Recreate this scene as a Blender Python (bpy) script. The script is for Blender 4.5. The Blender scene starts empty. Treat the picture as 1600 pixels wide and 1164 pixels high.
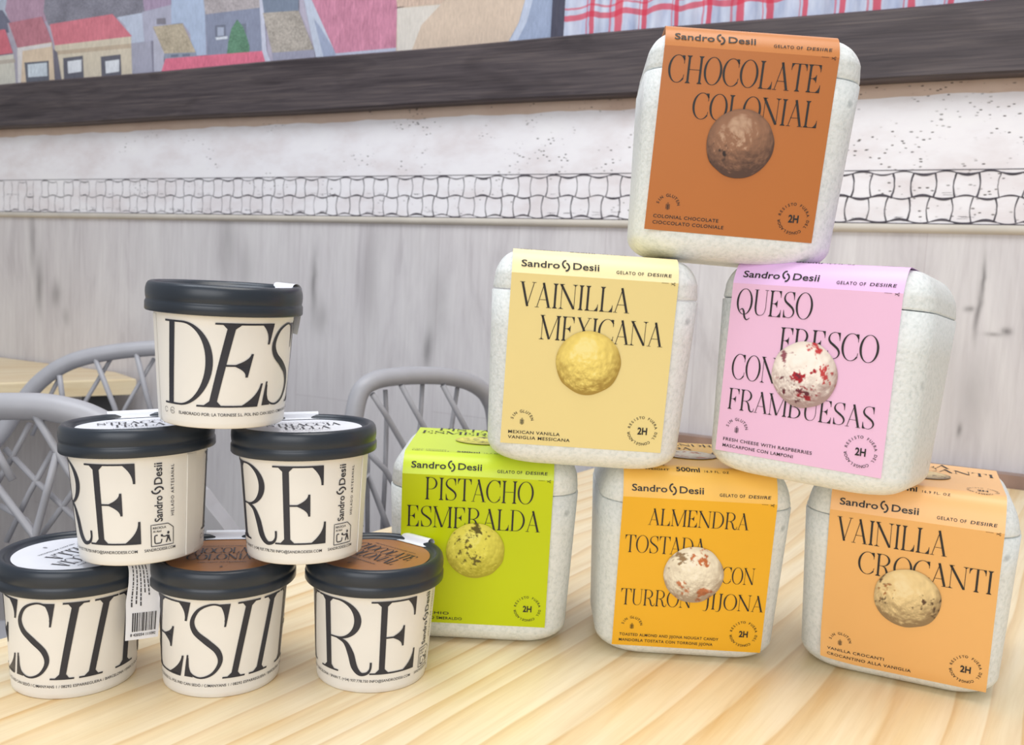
import bpy, bmesh, math, random
from mathutils import Vector, Matrix, noise
import numpy as np

scene = bpy.context.scene
COL = scene.collection
R = math.radians

# ------------------------------------------------------------------ camera
F_PX, PITCH, ROLL, CAM_Z = 1399.87, 0.09724, 0.05048, 0.23116   # table top is z = 0
W_PX, H_PX = 1600.0, 1164.0
_c, _s = math.cos(PITCH), math.sin(PITCH)
FWD = Vector((0, _c, -_s)); UP0 = Vector((0, _s, _c)); RT0 = Vector((1, 0, 0))
RT = math.cos(ROLL) * RT0 + math.sin(ROLL) * UP0
UPV = -math.sin(ROLL) * RT0 + math.cos(ROLL) * UP0
cam_d = bpy.data.cameras.new('camera'); cam = bpy.data.objects.new('camera', cam_d)
COL.objects.link(cam); scene.camera = cam
m = Matrix((RT, UPV, -FWD)).transposed().to_4x4(); m.translation = Vector((0, 0, CAM_Z))
cam.matrix_world = m
cam_d.sensor_width = 36.0; cam_d.lens = F_PX / W_PX * 36.0
cam_d.clip_start = 0.01
cam_d.dof.use_dof = True; cam_d.dof.focus_distance = 0.50; cam_d.dof.aperture_fstop = 20.0

# ------------------------------------------------------------------ light
scene.view_settings.view_transform = 'Standard'
scene.view_settings.look = 'None'
scene.view_settings.gamma = 1.0
scene.view_settings.exposure = 0.0
scene.view_settings.use_curve_mapping = False
world = bpy.data.worlds.new('room_light'); scene.world = world; world.use_nodes = True
bg = world.node_tree.nodes['Background']
bg.inputs['Color'].default_value = (0.95, 0.97, 1.0, 1); bg.inputs['Strength'].default_value = 0.42

def area(name, loc, target, size, power, color):
    d = bpy.data.lights.new(name, 'AREA'); d.shape = 'RECTANGLE'; d.size, d.size_y = size
    d.energy = power; d.color = color
    o = bpy.data.objects.new(name, d); COL.objects.link(o); o.location = loc
    o.rotation_euler = (Vector(target) - Vector(loc)).to_track_quat('-Z', 'Y').to_euler()
    return o
area('ceiling_lamp', (0.15, 0.25, 1.75), (0.15, 0.5, 0.0), (0.9, 0.9), 14, (1.0, 0.96, 0.90))
area('ceiling_lamp', (-0.75, 0.55, 1.85), (-0.75, 1.2, 0.0), (0.9, 0.9), 15, (0.86, 0.92, 1.0))
area('window_daylight', (-0.5, -1.7, 0.95), (0.0, 0.8, 0.15), (2.0, 1.3), 26, (0.97, 0.98, 1.0))

# ------------------------------------------------------------------ helpers
def tag(o, label=None, cat=None, group=None, kind=None):
    if label: o['label'] = label
    if cat: o['category'] = cat
    if group: o['group'] = group
    if kind: o['kind'] = kind
    return o

def empty(name, loc=(0, 0, 0), mat=None):
    o = bpy.data.objects.new(name, None); COL.objects.link(o)
    o.empty_display_size = 0.02
    if mat is not None: o.matrix_world = mat
    else: o.location = loc
    return o

class MB:
    """collects polygons for ONE mesh object"""
    def __init__(s): s.v = []; s.f = []; s.mi = []; s.sm = []; s.col = {}
    def add(s, verts, faces, mat=0, smooth=False, cols=None):
        o = len(s.v); s.v += [tuple(p) for p in verts]
        for f in faces:
            s.f.append([i + o for i in f]); s.mi.append(mat); s.sm.append(smooth)
        if cols:
            for i, c in enumerate(cols): s.col[o + i] = c
    def grid(s, rows, mat=0, smooth=True, closed=False, cap0=False, cap1=False):
        n = len(rows[0]); vs = [p for r in rows for p in r]; fs = []
        for i in range(len(rows) - 1):
            for j in range(n if closed else n - 1):
                k = (j + 1) % n
                fs.append([i*n+j, i*n+k, (i+1)*n+k, (i+1)*n+j])
        if cap0: fs.append(list(range(n))[::-1])
        if cap1: fs.append([(len(rows)-1)*n + j for j in range(n)])
        s.add(vs, fs, mat, smooth)
    def box(s, c, h, mat=0):
        x, y, z = c; a, b, d = h
        v = [(x+i*a, y+j*b, z+k*d) for i in (-1, 1) for j in (-1, 1) for k in (-1, 1)]
        s.add(v, [[0,1,3,2],[4,6,7,5],[0,4,5,1],[2,3,7,6],[0,2,6,4],[1,5,7,3]], mat)
    def tube(s, pts, rad, n=10, mat=0, cap=True):
        pts = [Vector(p) for p in pts]
        rs = rad if isinstance(rad, (list, tuple)) else [rad]*len(pts)
        t0 = (pts[1]-pts[0]).normalized()
        ref = Vector((0, 0, 1)) if abs(t0.z) < .9 else Vector((0, 1, 0))
        nrm = (ref - t0*ref.dot(t0)).normalized(); rows = []
        for i, p in enumerate(pts):
            a = pts[max(i-1, 0)]; b = pts[min(i+1, len(pts)-1)]
            t = (b-a).normalized(); nrm = (nrm - t*nrm.dot(t)).normalized(); bi = t.cross(nrm)
            rows.append([p + rs[i]*(math.cos(k*2*math.pi/n)*nrm + math.sin(k*2*math.pi/n)*bi) for k in range(n)])
        s.grid(rows, mat, True, True, cap, cap)
    def build(s, name, mats, parent=None, matrix=None, fixn=False):
        me = bpy.data.meshes.new(name); me.from_pydata(s.v, [], s.f)
        for mm in (mats if isinstance(mats, (list, tuple)) else [mats]): me.materials.append(mm)
        me.polygons.foreach_set('material_index', s.mi); me.polygons.foreach_set('use_smooth', s.sm)
        if s.col:
            at = me.color_attributes.new('print', 'FLOAT_COLOR', 'POINT')
            for i, c in s.col.items(): at.data[i].color = (c[0], c[1], c[2], 1)
        if fixn:
            b = bmesh.new(); b.from_mesh(me); bmesh.ops.recalc_face_normals(b, faces=b.faces); b.to_mesh(me); b.free()
        me.update()
        o = bpy.data.objects.new(name, me); COL.objects.link(o)
        if parent is not None: o.parent = parent
        if matrix is not None: o.matrix_local = matrix
        return o

def lathe(mb, prof, n=72, mat=0, cap0=False, cap1=False):
    rows = [[(r*math.cos(2*math.pi*k/n), r*math.sin(2*math.pi*k/n), z) for k in range(n)] for r, z in prof]
    mb.grid(rows, mat, True, True, cap0, cap1)

def catmull(P, n=8):
    P = [tuple(p) for p in P]; Q = [P[0]] + P + [P[-1]]; out = []
    for i in range(1, len(Q)-2):
        a, b, c, d = (np.array(Q[i+k-1], float) for k in range(4))
        for j in range(n):
            t = j/n
            out.append(tuple(0.5*((2*b)+(-a+c)*t+(2*a-5*b+4*c-d)*t*t+(-a+3*b-3*c+d)*t**3)))
    out.append(P[-1]); return out

def srgb(r, g, b):
    f = lambda c: ((c/255+0.055)/1.055)**2.4 if c/255 > .04045 else c/255/12.92
    return (f(r), f(g), f(b))

# ------------------------------------------------------------------ materials
class NT:
    def __init__(s, name, rough=.5, spec=.5):
        s.m = bpy.data.materials.new(name); s.m.use_nodes = True; s.t = s.m.node_tree
        s.b = s.t.nodes['Principled BSDF']; s.b.inputs['Roughness'].default_value = rough
        s.b.inputs['Specular IOR Level'].default_value = spec
    def n(s, typ, **kw):
        o = s.t.nodes.new(typ)
        for k, v in kw.items():
            if k.startswith('i_'): o.inputs[k[2:].replace('_', ' ')].default_value = v
            else: setattr(o, k, v)
        return o
    def l(s, a, b): s.t.links.new(a, b)
    def coord(s, scale=(1, 1, 1), which='Object'):
        tc = s.n('ShaderNodeTexCoord'); mp = s.n('ShaderNodeMapping'); mp.inputs['Scale'].default_value = scale
        s.l(tc.outputs[which], mp.inputs['Vector']); return mp.outputs['Vector']
    def noise(s, vec, scale, detail=4, rough=.5, dist=0):
        o = s.n('ShaderNodeTexNoise'); o.inputs['Scale'].default_value = scale; o.inputs['Detail'].default_value = detail
        o.inputs['Roughness'].default_value = rough; o.inputs['Distortion'].default_value = dist
        s.l(vec, o.inputs['Vector']); return o.outputs['Fac']
    def ramp(s, fac, stops):
        o = s.n('ShaderNodeValToRGB'); e = o.color_ramp.elements
        while len(e) < len(stops): e.new(.5)
        for i, (p, c) in enumerate(stops): e[i].position = p; e[i].color = (*c, 1) if len(c) == 3 else c
        s.l(fac, o.inputs['Fac']); return o.outputs['Color']
    def mix(s, fac, a, b, mode='MIX'):
        o = s.n('ShaderNodeMix', data_type='RGBA', blend_type=mode)
        for sock, v in ((o.inputs['Factor'], fac), (o.inputs['A'], a), (o.inputs['B'], b)):
            if hasattr(v, 'links'): s.l(v, sock)
            elif isinstance(v, (int, float)): sock.default_value = v
            else: sock.default_value = (*v, 1)
        return o.outputs['Result']
    def math(s, op, a, b=0.0, clamp=False):
        o = s.n('ShaderNodeMath', operation=op); o.use_clamp = clamp
        for i, v in enumerate((a, b)):
            if hasattr(v, 'links'): s.l(v, o.inputs[i])
            else: o.inputs[i].default_value = v
        return o.outputs[0]
    def color(s, c):
        if hasattr(c, 'links'): s.l(c, s.b.inputs['Base Color'])
        else: s.b.inputs['Base Color'].default_value = (*c, 1)
        return s
    def bump(s, h, strength=.3, dist=.001):
        o = s.n('ShaderNodeBump'); o.inputs['Strength'].default_value = strength; o.inputs['Distance'].default_value = dist
        s.l(h, o.inputs['Height']); s.l(o.outputs['Normal'], s.b.inputs['Normal']); return s

def plain(name, c, rough=.5, spec=.5, var=.06, scale=60):
    k = NT(name, rough, spec); f = k.noise(k.coord(), scale, 3)
    k.color(k.ramp(f, [(.3, tuple(max(0, x*(1-var)) for x in c)), (.7, tuple(min(1, x*(1+var)) for x in c))]))
    return k.m

def foam_mat():
    k = NT('moulded_foam', .42, .5); v = k.coord()
    g = k.n('ShaderNodeTexVoronoi', feature='F1'); g.inputs['Scale'].default_value = 520; k.l(v, g.inputs['Vector'])
    n2 = k.noise(v, 420, 3, .6)
    sp = k.n('ShaderNodeTexVoronoi', feature='F1'); sp.inputs['Scale'].default_value = 62; k.l(v, sp.inputs['Vector'])
    spm = k.ramp(sp.outputs['Distance'], [(.07, (1, 1, 1)), (.19, (0, 0, 0))])
    gate = k.ramp(k.noise(v, 45, 2), [(.50, (0, 0, 0)), (.58, (1, 1, 1))])
    dark = k.mix(1.0, spm, gate, 'MULTIPLY')
    base = k.ramp(n2, [(.25, srgb(212, 218, 217)), (.5, srgb(233, 237, 236)), (.8, srgb(244, 246, 246))])
    k.color(k.mix(k.math('MULTIPLY', dark, .6), base, srgb(146, 152, 152)))
    h = k.math('ADD', k.math('MULTIPLY', g.outputs['Distance'], -.8), n2)
    k.bump(h, .2, .0011); return k.m

def pine_mat():
    k = NT('pine_top', .33, .45)
    warp = k.noise(k.coord((1.3, 5.0, 3)), 2.0, 3, .5, .5)
    fine = k.noise(k.coord((1.4, 30, 10)), 9, 5, .6)
    mid = k.noise(k.coord((.9, 11, 6)), 4.5, 3, .55, .7)
    w = k.n('ShaderNodeTexWave', wave_type='BANDS', bands_direction='Y', wave_profile='SAW')
    for nm, v in (('Scale', 5.5), ('Distortion', 16.0), ('Detail', 2.0), ('Detail Scale', .55), ('Detail Roughness', .45)): w.inputs[nm].default_value = v
    k.l(k.coord((.42, 2.3, 1)), w.inputs['Vector'])
    a = k.ramp(w.outputs['Fac'], [(.0, srgb(246, 233, 206)), (.5, srgb(244, 228, 194)), (.82, srgb(234, 204, 154)), (.95, srgb(214, 172, 112)), (1, srgb(245, 230, 198))])
    b = k.ramp(mid, [(.30, srgb(222, 188, 134)), (.44, srgb(240, 220, 180)), (.58, srgb(246, 230, 196)), (.72, srgb(250, 238, 212))])
    d = k.ramp(fine, [(.3, (.93, .90, .85)), (.6, (1.02, 1.02, 1.02))])
    c = k.mix(1.0, k.mix(.5, a, b), d, 'MULTIPLY')
    wide = k.ramp(warp, [(.35, (.95, .91, .84)), (.65, (1.0, 1.0, .99))])
    k.color(k.mix(1.0, c, wide, 'MULTIPLY')); k.bump(fine, .04, .0005); return k.m

def panel_mat():
    k = NT('greyed_wood_panel', .55, .3)
    v = k.coord((1, 1, 1)); g = k.coord((26, 26, 1.6)); g2 = k.coord((8, 8, .9))
    f1 = k.noise(g, 5, 6, .62, .5); f2 = k.noise(k.coord((5, 5, 1.1)), 2.6, 5, .6, 1.0)
    c1 = k.ramp(f1, [(.25, srgb(208, 204, 206)), (.5, srgb(217, 214, 216)), (.75, srgb(224, 221, 223))])
    c2 = k.ramp(f2, [(.28, (.76, .74, .76)), (.44, (.94, .93, .94)), (.62, (1.03, 1.03, 1.03))])
    col = k.mix(1.0, c1, c2, 'MULTIPLY')
    sep = k.n('ShaderNodeSeparateXYZ'); k.l(v, sep.inputs[0])
    wob = k.math('MULTIPLY', k.math('SUBTRACT', k.noise(k.coord((3, 3, 9)), 2.0, 3), .5), .014)
    # figure of the timber: dark grain streaks and knots at their own spots (s, z, half widths, depth)
    for s0, z0, a, b, d in ((-1.245, .28, .010, .07, .8), (-1.222, .175, .013, .06, 1.0), (-1.163, .158, .016, .028, .8), (-1.13, .11, .012, .02, .5),
                            (-.65, .29, .025, .07, .55), (-.60, .24, .02, .05, .4), (-.429, .21, .008, .06, 1.0), (-.41, .15, .015, .03, .6),
                            (-.30, .23, .02, .09, .4), (-.169, .11, .010, .035, 1.0), (-.15, .19, .02, .07, .4), (.02, .2, .015, .08, .4), (.12, .14, .02, .08, .35),
                            (.693, .27, .0028, .03, 1.2), (.690, .225, .0030, .03, 1.4), (.679, .230, .006, .004, 1.2), (.7275, .203, .006, .005, 1.5), (.712, .198, .010, .003, .8), (.682, .066, .0030, .009, 1.4),
                            (.694, .115, .02, .05, .45), (.66, .17, .012, .07, .25)):
        dx = k.math('DIVIDE', k.math('SUBTRACT', k.math('ADD', sep.outputs['X'], wob), s0), a)
        dz = k.math('DIVIDE', k.math('SUBTRACT', sep.outputs['Z'], z0), b)
        q = k.math('ADD', k.math('MULTIPLY', dx, dx), k.math('MULTIPLY', dz, dz))
        e = k.math('POWER', 2.7183, k.math('MULTIPLY', q, -1.0))
        e = k.math('MULTIPLY', e, k.math('MULTIPLY', k.math('ADD', f1, .05), d, True), True)
        col = k.mix(e, col, srgb(96, 92, 94))
    # seams between the boards
    br = k.n('ShaderNodeTexBrick'); br.offset = .37
    for nm, val in (('Scale', 1.0), ('Mortar Size', .0008), ('Brick Width', .9), ('Row Height', .155)): br.inputs[nm].default_value = val
    br.inputs['Color1'].default_value = (1, 1, 1, 1); br.inputs['Color2'].default_value = (.97, .97, .97, 1); br.inputs['Mortar'].default_value = (.86, .84, .85, 1)
    rot = k.n('ShaderNodeCombineXYZ'); k.l(sep.outputs['Z'], rot.inputs['X']); k.l(sep.outputs['X'], rot.inputs['Y'])
    k.l(rot.outputs[0], br.inputs['Vector'])
    k.color(k.mix(1.0, col, br.outputs['Color'], 'MULTIPLY')); k.bump(f1, .1, .001); return k.m

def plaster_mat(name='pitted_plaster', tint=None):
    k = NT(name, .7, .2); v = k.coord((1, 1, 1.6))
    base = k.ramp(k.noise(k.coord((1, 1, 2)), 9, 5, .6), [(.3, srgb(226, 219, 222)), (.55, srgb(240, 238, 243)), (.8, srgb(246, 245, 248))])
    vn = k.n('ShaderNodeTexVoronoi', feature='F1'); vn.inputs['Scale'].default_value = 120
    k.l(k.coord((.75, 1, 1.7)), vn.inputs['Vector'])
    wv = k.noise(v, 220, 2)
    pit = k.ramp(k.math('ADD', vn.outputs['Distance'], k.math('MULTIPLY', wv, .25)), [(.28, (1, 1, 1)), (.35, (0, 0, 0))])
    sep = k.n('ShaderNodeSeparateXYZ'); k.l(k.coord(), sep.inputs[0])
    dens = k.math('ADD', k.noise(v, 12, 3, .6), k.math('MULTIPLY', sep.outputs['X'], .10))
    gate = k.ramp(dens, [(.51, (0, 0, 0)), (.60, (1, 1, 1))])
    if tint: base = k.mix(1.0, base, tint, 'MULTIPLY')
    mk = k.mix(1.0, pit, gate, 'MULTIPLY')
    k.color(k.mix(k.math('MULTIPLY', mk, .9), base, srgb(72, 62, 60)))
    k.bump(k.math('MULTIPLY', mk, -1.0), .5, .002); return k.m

def beam_mat():
    k = NT('dark_stained_wood', .5, .35)
    f = k.noise(k.coord((.9, 34, 34)), 8, 5, .6, .8); kn = k.noise(k.coord((1.6, 9, 9)), 2.4, 3, .5, 1.2)
    c = k.ramp(f, [(.28, srgb(58, 51, 56)), (.5, srgb(80, 72, 75)), (.72, srgb(100, 90, 89))])
    c2 = k.ramp(kn, [(.3, (.62, .60, .62)), (.5, (1, 1, 1))])
    k.color(k.mix(1.0, c, c2, 'MULTIPLY')); k.bump(f, .15, .0008); return k.m

def paint_mat(name, c, var=.12, scale=(60, 60, 14), sc=5, rough=.6):
    k = NT('paint_' + name, rough, .25)
    f = k.noise(k.coord(scale), sc, 5, .65, .6); f2 = k.noise(k.coord(), 26, 3)
    a = tuple(x*(1-var) for x in c); b = tuple(min(1, x*(1+var)+var*.06) for x in c)
    col = k.ramp(f, [(.32, a), (.68, b)])
    k.color(k.mix(.25, col, k.ramp(f2, [(.35, a), (.65, b)]))); return k.m

M = {}
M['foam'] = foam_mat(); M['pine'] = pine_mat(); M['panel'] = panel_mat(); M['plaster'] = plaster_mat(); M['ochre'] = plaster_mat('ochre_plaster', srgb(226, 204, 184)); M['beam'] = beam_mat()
M['groove'] = plain('seam_shadow_gap', srgb(120, 124, 122), .8)
M['ink'] = plain('black_ink', srgb(44, 42, 42), .45, .4)
M['cup_ink'] = plain('slate_ink', srgb(50, 51, 60), .4, .4)
M['cup_paper'] = plain('cream_cup_paper', srgb(239, 236, 231), .38, .45, .015)
M['lid'] = plain('slate_plastic_lid', srgb(40, 47, 57), .32, .5, .05)
M['stick_white'] = plain('white_sticker_paper', srgb(236, 238, 246), .4, .4, .02)
M['stick_brown'] = plain('brown_sticker_paper', srgb(170, 116, 70), .4, .4, .03)
M['tail_white'] = plain('white_sticker_tail', srgb(232, 234, 242), .4, .4, .03)
M['chair'] = plain('grey_chair_resin', srgb(172, 172, 178), .38, .45, .03)
M['moulding'] = plain('painted_moulding', srgb(205, 198, 188), .5, .3, .06, 18)
M['batten'] = plain('brown_batten', srgb(150, 124, 112), .35, .4, .15, 25)
M['stroke'] = plain('grey_brush_line', srgb(82, 78, 86), .7, .2, .25, 40)
M['floor'] = plain('floor_tile', srgb(120, 116, 112), .4, .4, .1, 6)
M['leg'] = plain('dark_metal_leg', srgb(60, 60, 62), .4, .5)
def print_mat():
    k = NT('printed_picture', .38, .4); a = k.n('ShaderNodeAttribute', attribute_name='print'); k.color(a.outputs['Color']); return k.m
M['print'] = print_mat()

# ------------------------------------------------------------------ lettering
def ribbon(pts, ws):
    """pen stroke -> quad strip (verts 2D, faces)"""
    n = len(pts); L = []; Rr = []
    for i in range(n):
        a = pts[max(i-1, 0)]; b = pts[min(i+1, n-1)]
        tx, ty = b[0]-a[0], b[1]-a[1]; d = math.hypot(tx, ty) or 1
        nx, ny = -ty/d, tx/d; w = ws[i]/2
        L.append((pts[i][0]+nx*w, pts[i][1]+ny*w)); Rr.append((pts[i][0]-nx*w, pts[i][1]-ny*w))
    return L+Rr, [[i, i+1, n+i+1, n+i] for i in range(n-1)]

def didone(ch, t=.085, h=.022, sw=.085):
    S = []
    def line(x0, y0, x1, y1, w, w1=None, n=8):
        w1 = w if w1 is None else w1
        S.append(ribbon([(x0+(x1-x0)*i/n, y0+(y1-y0)*i/n) for i in range(n+1)], [w+(w1-w)*i/n for i in range(n+1)]))
    def serif(x, y, a=sw, w=None):
        line(x-a, y, x+a, y, h)
        if w:      # small brackets where the stem meets the serif
            d = 1 if y < .5 else -1; yy = y
            for q in (-1, 1):
                pts = [(x+q*w/2, yy+d*.06), (x+q*w/2, yy), (x+q*(w/2+.045), yy)]
                S.append((pts, [[0, 1, 2]]))
    def stem(x, y0=h/2, y1=1-h/2, w=t, s0=True, s1=True):
        line(x, y0, x, y1, w)
        if s0: serif(x, y0, sw, w)
        if s1: serif(x, y1, sw, w)
    def wedge(x, y, dy, base, inner):     # curved terminal: vertical edge at x from y to y+dy, filled towards 'inner' side
        n = 8; A = []; B = []
        for i in range(n+1):
            q = i/n; A.append((x, y+dy*q)); B.append((x+inner*(base*(1-q)**2.2+h*.9), y+dy*q))
        S.append((A+B, [[i, i+1, n+i+2, n+i+1] for i in range(n)]))
    def arc(cx, cy, rx, ry, a0, a1, thick=t, n=30, pw=1.6):
        pts = []; ws = []
        for i in range(n+1):
            a = R(a0+(a1-a0)*i/n); pts.append((cx+rx*math.cos(a), cy+ry*math.sin(a)))
            ws.append(h+(thick-h)*abs(math.cos(a))**pw)
        S.append(ribbon(pts, ws))
    def curve(P, ws, n=8):
        p = catmull(P, n); k = len(p)
        S.append(ribbon(p, [np.interp(i/(k-1)*(len(ws)-1), range(len(ws)), ws) for i in range(k)]))
    if ch == 'I': stem(.12); return S, .24
    if ch == 'L': stem(.11); line(.1, h/2, .46, h/2, h); wedge(.47, 0, .28, .13, -1); return S, .5
    if ch in 'EF':
        stem(.11, s0=True); line(.1, 1-h/2, .44, 1-h/2, h); wedge(.45, 1, -.25, .10, -1)
        line(.1, .5, .31, .5, h); wedge(.33, .5, .14, .12, -1); wedge(.33, .5, -.14, .12, -1)
        if ch == 'E': line(.1, h/2, .47, h/2, h); wedge(.48, 0, .28, .14, -1)
        return S, (.52 if ch == 'E' else .49)
    if ch == 'T':
        stem(.27, s1=False); line(.02, 1-h/2, .52, 1-h/2, h); wedge(.53, 1, -.24, .1, -1); wedge(.01, 1, -.24, .1, 1); return S, .54
    if ch == 'H': stem(.11); stem(.51); line(.11, .5, .51, .5, h); return S, .62
    if ch == 'N':
        stem(.09, w=h); stem(.54, w=h, s0=False); line(.06, .99, .53, .02, t*1.15); return S, .64
    if ch == 'M':
        stem(.09, w=h); stem(.66, w=t); line(.07, .99, .36, .02, t*1.1); line(.37, .02, .63, .98, h*1.2); return S, .77
    if ch == 'A':
        line(.07, .02, .28, 1.0, h*1.2); line(.25, 1.0, .47, .02, t*1.1); line(.13, .32, .39, .32, h)
        serif(.07, h/2, .07); serif(.47, h/2, .085); return S, .55
    if ch == 'V':
        line(.08, .99, .29, .02, t*1.1); line(.28, .02, .48, .99, h*1.2); serif(.08, 1-h/2); serif(.48, 1-h/2, .07); return S, .55
    if ch == 'X':
        line(.09, .99, .47, .02, t*1.1); line(.08, .02, .46, .99, h*1.2)
        for x, y in ((.09, 1-h/2), (.46, 1-h/2), (.08, h/2), (.47, h/2)): serif(x, y, .07)
        return S, .55
    if ch in 'OQ':
        arc(.31, .5, .27, .50, 0, 360, t*1.05, 44)
        if ch == 'Q': curve([(.16, .16), (.24, .22), (.31, .12), (.36, -.1), (.45, -.2), (.56, -.12)], [h, .04, .07, .07, .04, h])
        return S, .63
    if ch == 'C':
        arc(.32, .5, .28, .50, 42, 318, t*1.05, 36); wedge(.535, .99, -.29, .08, -1); line(.53, .17, .545, .3, h); return S, .58
    if ch == 'D':
        line(.11, h/2, .11, 1-h/2, t); serif(.10, h/2, .09); serif(.10, 1-h/2, .09)
        line(.1, h/2, .24, h/2, h); line(.1, 1-h/2, .24, 1-h/2, h); arc(.23, .5, .31, .489, -90, 90, t*1.05, 30); return S, .62
    if ch in 'PR':
        stem(.11); line(.1, 1-h/2, .24, 1-h/2, h); line(.1, .47, .24, .47, h); arc(.23, .73, .22, .26, -90, 90, t, 24)
        if ch == 'R':
            curve([(.22, .47), (.32, .42), (.38, .28), (.42, .10), (.48, .01), (.55, .02), (.585, .08), (.59, .17)], [h, .05, t, t, t*.75, .035, h, h]); return S, .6
        return S, .52
    if ch == 'B':
        stem(.11); line(.1, 1-h/2, .23, 1-h/2, h); line(.1, .52, .24, .52, h); line(.1, h/2, .24, h/2, h)
        arc(.22, .755, .19, .235, -90, 90, t, 22); arc(.23, .265, .24, .255, -90, 90, t, 22); return S, .56
    if ch == 'U':
        curve([(.12, .99), (.12, .6), (.12, .28), (.18, .07), (.31, .01), (.44, .08), (.5, .28), (.5, .6), (.5, .99)], [t, t, t, t*.7, h, h, h, h, h])
        serif(.12, 1-h/2); serif(.5, 1-h/2, .07); return S, .6
    if ch == 'J':
        curve([(.2, .99), (.2, .6), (.2, .2), (.17, -.02), (.09, -.12), (.0, -.08)], [t, t, t, t*.7, h, h]); serif(.2, 1-h/2, sw, t); return S, .33
    if ch == 'S':
        curve([(.41, .76), (.385, .92), (.26, .99), (.12, .92), (.065, .76), (.115, .62), (.25, .50), (.385, .37), (.435, .22), (.375, .07), (.24, .01), (.11, .08), (.07, .26)],
              [h, h, h, h*1.6, t*.8, t*1.05, t*1.2, t*1.05, t*.8, h*1.6, h, h, h])
        wedge(.425, .99, -.30, .09, -1); wedge(.055, .01, .29, .09, 1); return S, .49
    return S, .25

def word(text, x0, x1, y0, y1, t=.085, h=.022):
    """Didone caps fitted into the rectangle -> list of (verts2D, faces)"""
    parts = []; x = 0.0
    for ch in text:
        s, adv = didone(ch, t, h)
        for v, f in s: parts.append(([(p[0]+x, p[1]) for p in v], f))
        x += adv
    kx = (x1-x0)/x; ky = y1-y0
    return [([(x0+p[0]*kx, y0+p[1]*ky) for p in v], f) for v, f in parts]

_tc = {}
def sans(text, bold=0.0, space=1.0):
    key = (text, bold, space)
    if key in _tc: return _tc[key]
    cu = bpy.data.curves.new('t', 'FONT'); cu.body = text; cu.size = 1.0; cu.offset = bold; cu.space_character = space
    cu.resolution_u = 3; cu.fill_mode = 'FRONT'
    o = bpy.data.objects.new('t', cu); COL.objects.link(o)
    dg = bpy.context.evaluated_depsgraph_get(); dg.update(); ev = o.evaluated_get(dg); me = ev.to_mesh()
    v = [(p.co.x, p.co.y) for p in me.vertices]; f = [list(p.vertices) for p in me.polygons]
    ev.to_mesh_clear(); bpy.data.objects.remove(o); bpy.data.curves.remove(cu)
    mnx = min(p[0] for p in v); mxx = max(p[0] for p in v)
    v = [(p[0]-mnx, p[1]) for p in v]
    _tc[key] = (v, f, mxx-mnx); return _tc[key]
CAP = 0.73   # cap height of the built-in sans per unit size

def sans_fit(text, x0, x1, y, cap, bold=0.0, space=1.0, slant=0.0):
    v, f, w = sans(text, bold, space)
    k = (x1-x0)/w; ky = cap/CAP
    return [([(x0+p[0]*k+slant*p[1]*ky, y+p[1]*ky) for p in v], f)]

def sans_arc(text, cx, cy, rad, a0, a1, size, bold=0.01):
    """letters round a circle, clockwise from a0 to a1 (deg, 90 = top), tops outwards"""
    out = []; n = len(text)
    for i, ch in enumerate(text):
        if ch == ' ': continue
        a = R(a0+(a1-a0)*(i+.5)/n); v, f, w = sans(ch, bold)
        ux, uy = math.sin(a), -math.cos(a); ox, oy = math.cos(a), math.sin(a)
        q = size/CAP
        out.append(([(cx+ox*(rad+p[1]*q)+ux*(p[0]-w/2)*q, cy+oy*(rad+p[1]*q)+uy*(p[0]-w/2)*q) for p in v], f))
    return out

def logo(x0, x1, y0, y1):
    """two interlocked hooks between the two words of the maker's name"""
    parts = []; cx, cy = (x0+x1)/2, (y0+y1)/2; w, hh = (x1-x0), (y1-y0); t = .17*w
    a = [(cx+.02*w, cy+.42*hh), (cx-.22*w, cy+.36*hh), (cx-.36*w, cy+.12*hh), (cx-.22*w, cy-.12*hh), (cx-.02*w, cy-.2*hh)]
    p = catmull(a, 6); parts.append(ribbon(p, [t]*len(p)))
    p = [(2*cx-x, 2*cy-y) for x, y in p]; parts.append(ribbon(p, [t]*len(p)))
    return parts

def wheat(cx, cy, s):
    parts = []
    for q in (-1, 1):
        for k in range(3):
            y = cy-.5*s+k*.42*s
            pts = [(cx+q*(.28+.24*math.cos(a))*s, y+.18*s*math.sin(a)+.1*s*math.cos(a)) for a in np.linspace(0, 2*math.pi, 15)]
            parts.append(ribbon(pts, [.09*s]*15))
    pts = [(cx+.18*s*math.cos(a), cy+.72*s+.3*s*math.sin(a)) for a in np.linspace(0, 2*math.pi, 15)]
    parts.append(ribbon(pts, [.09*s]*15)); parts.append(ribbon([(cx, cy-.9*s), (cx, cy+.5*s)], [.08*s]*2))
    return parts

def scissors(cx, cy, s):
    parts = []
    for q in (-1, 1):
        parts.append(ribbon([(cx-.8*s, cy+q*.35*s), (cx+.5*s, cy-q*.3*s)], [.16*s]*2))
        pts = [(cx+.68*s+.25*s*math.cos(a), cy-q*.42*s+.22*s*math.sin(a)) for a in np.linspace(0, 2*math.pi, 13)]
        parts.append(ribbon(pts, [.12*s]*13))
    return parts

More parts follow.
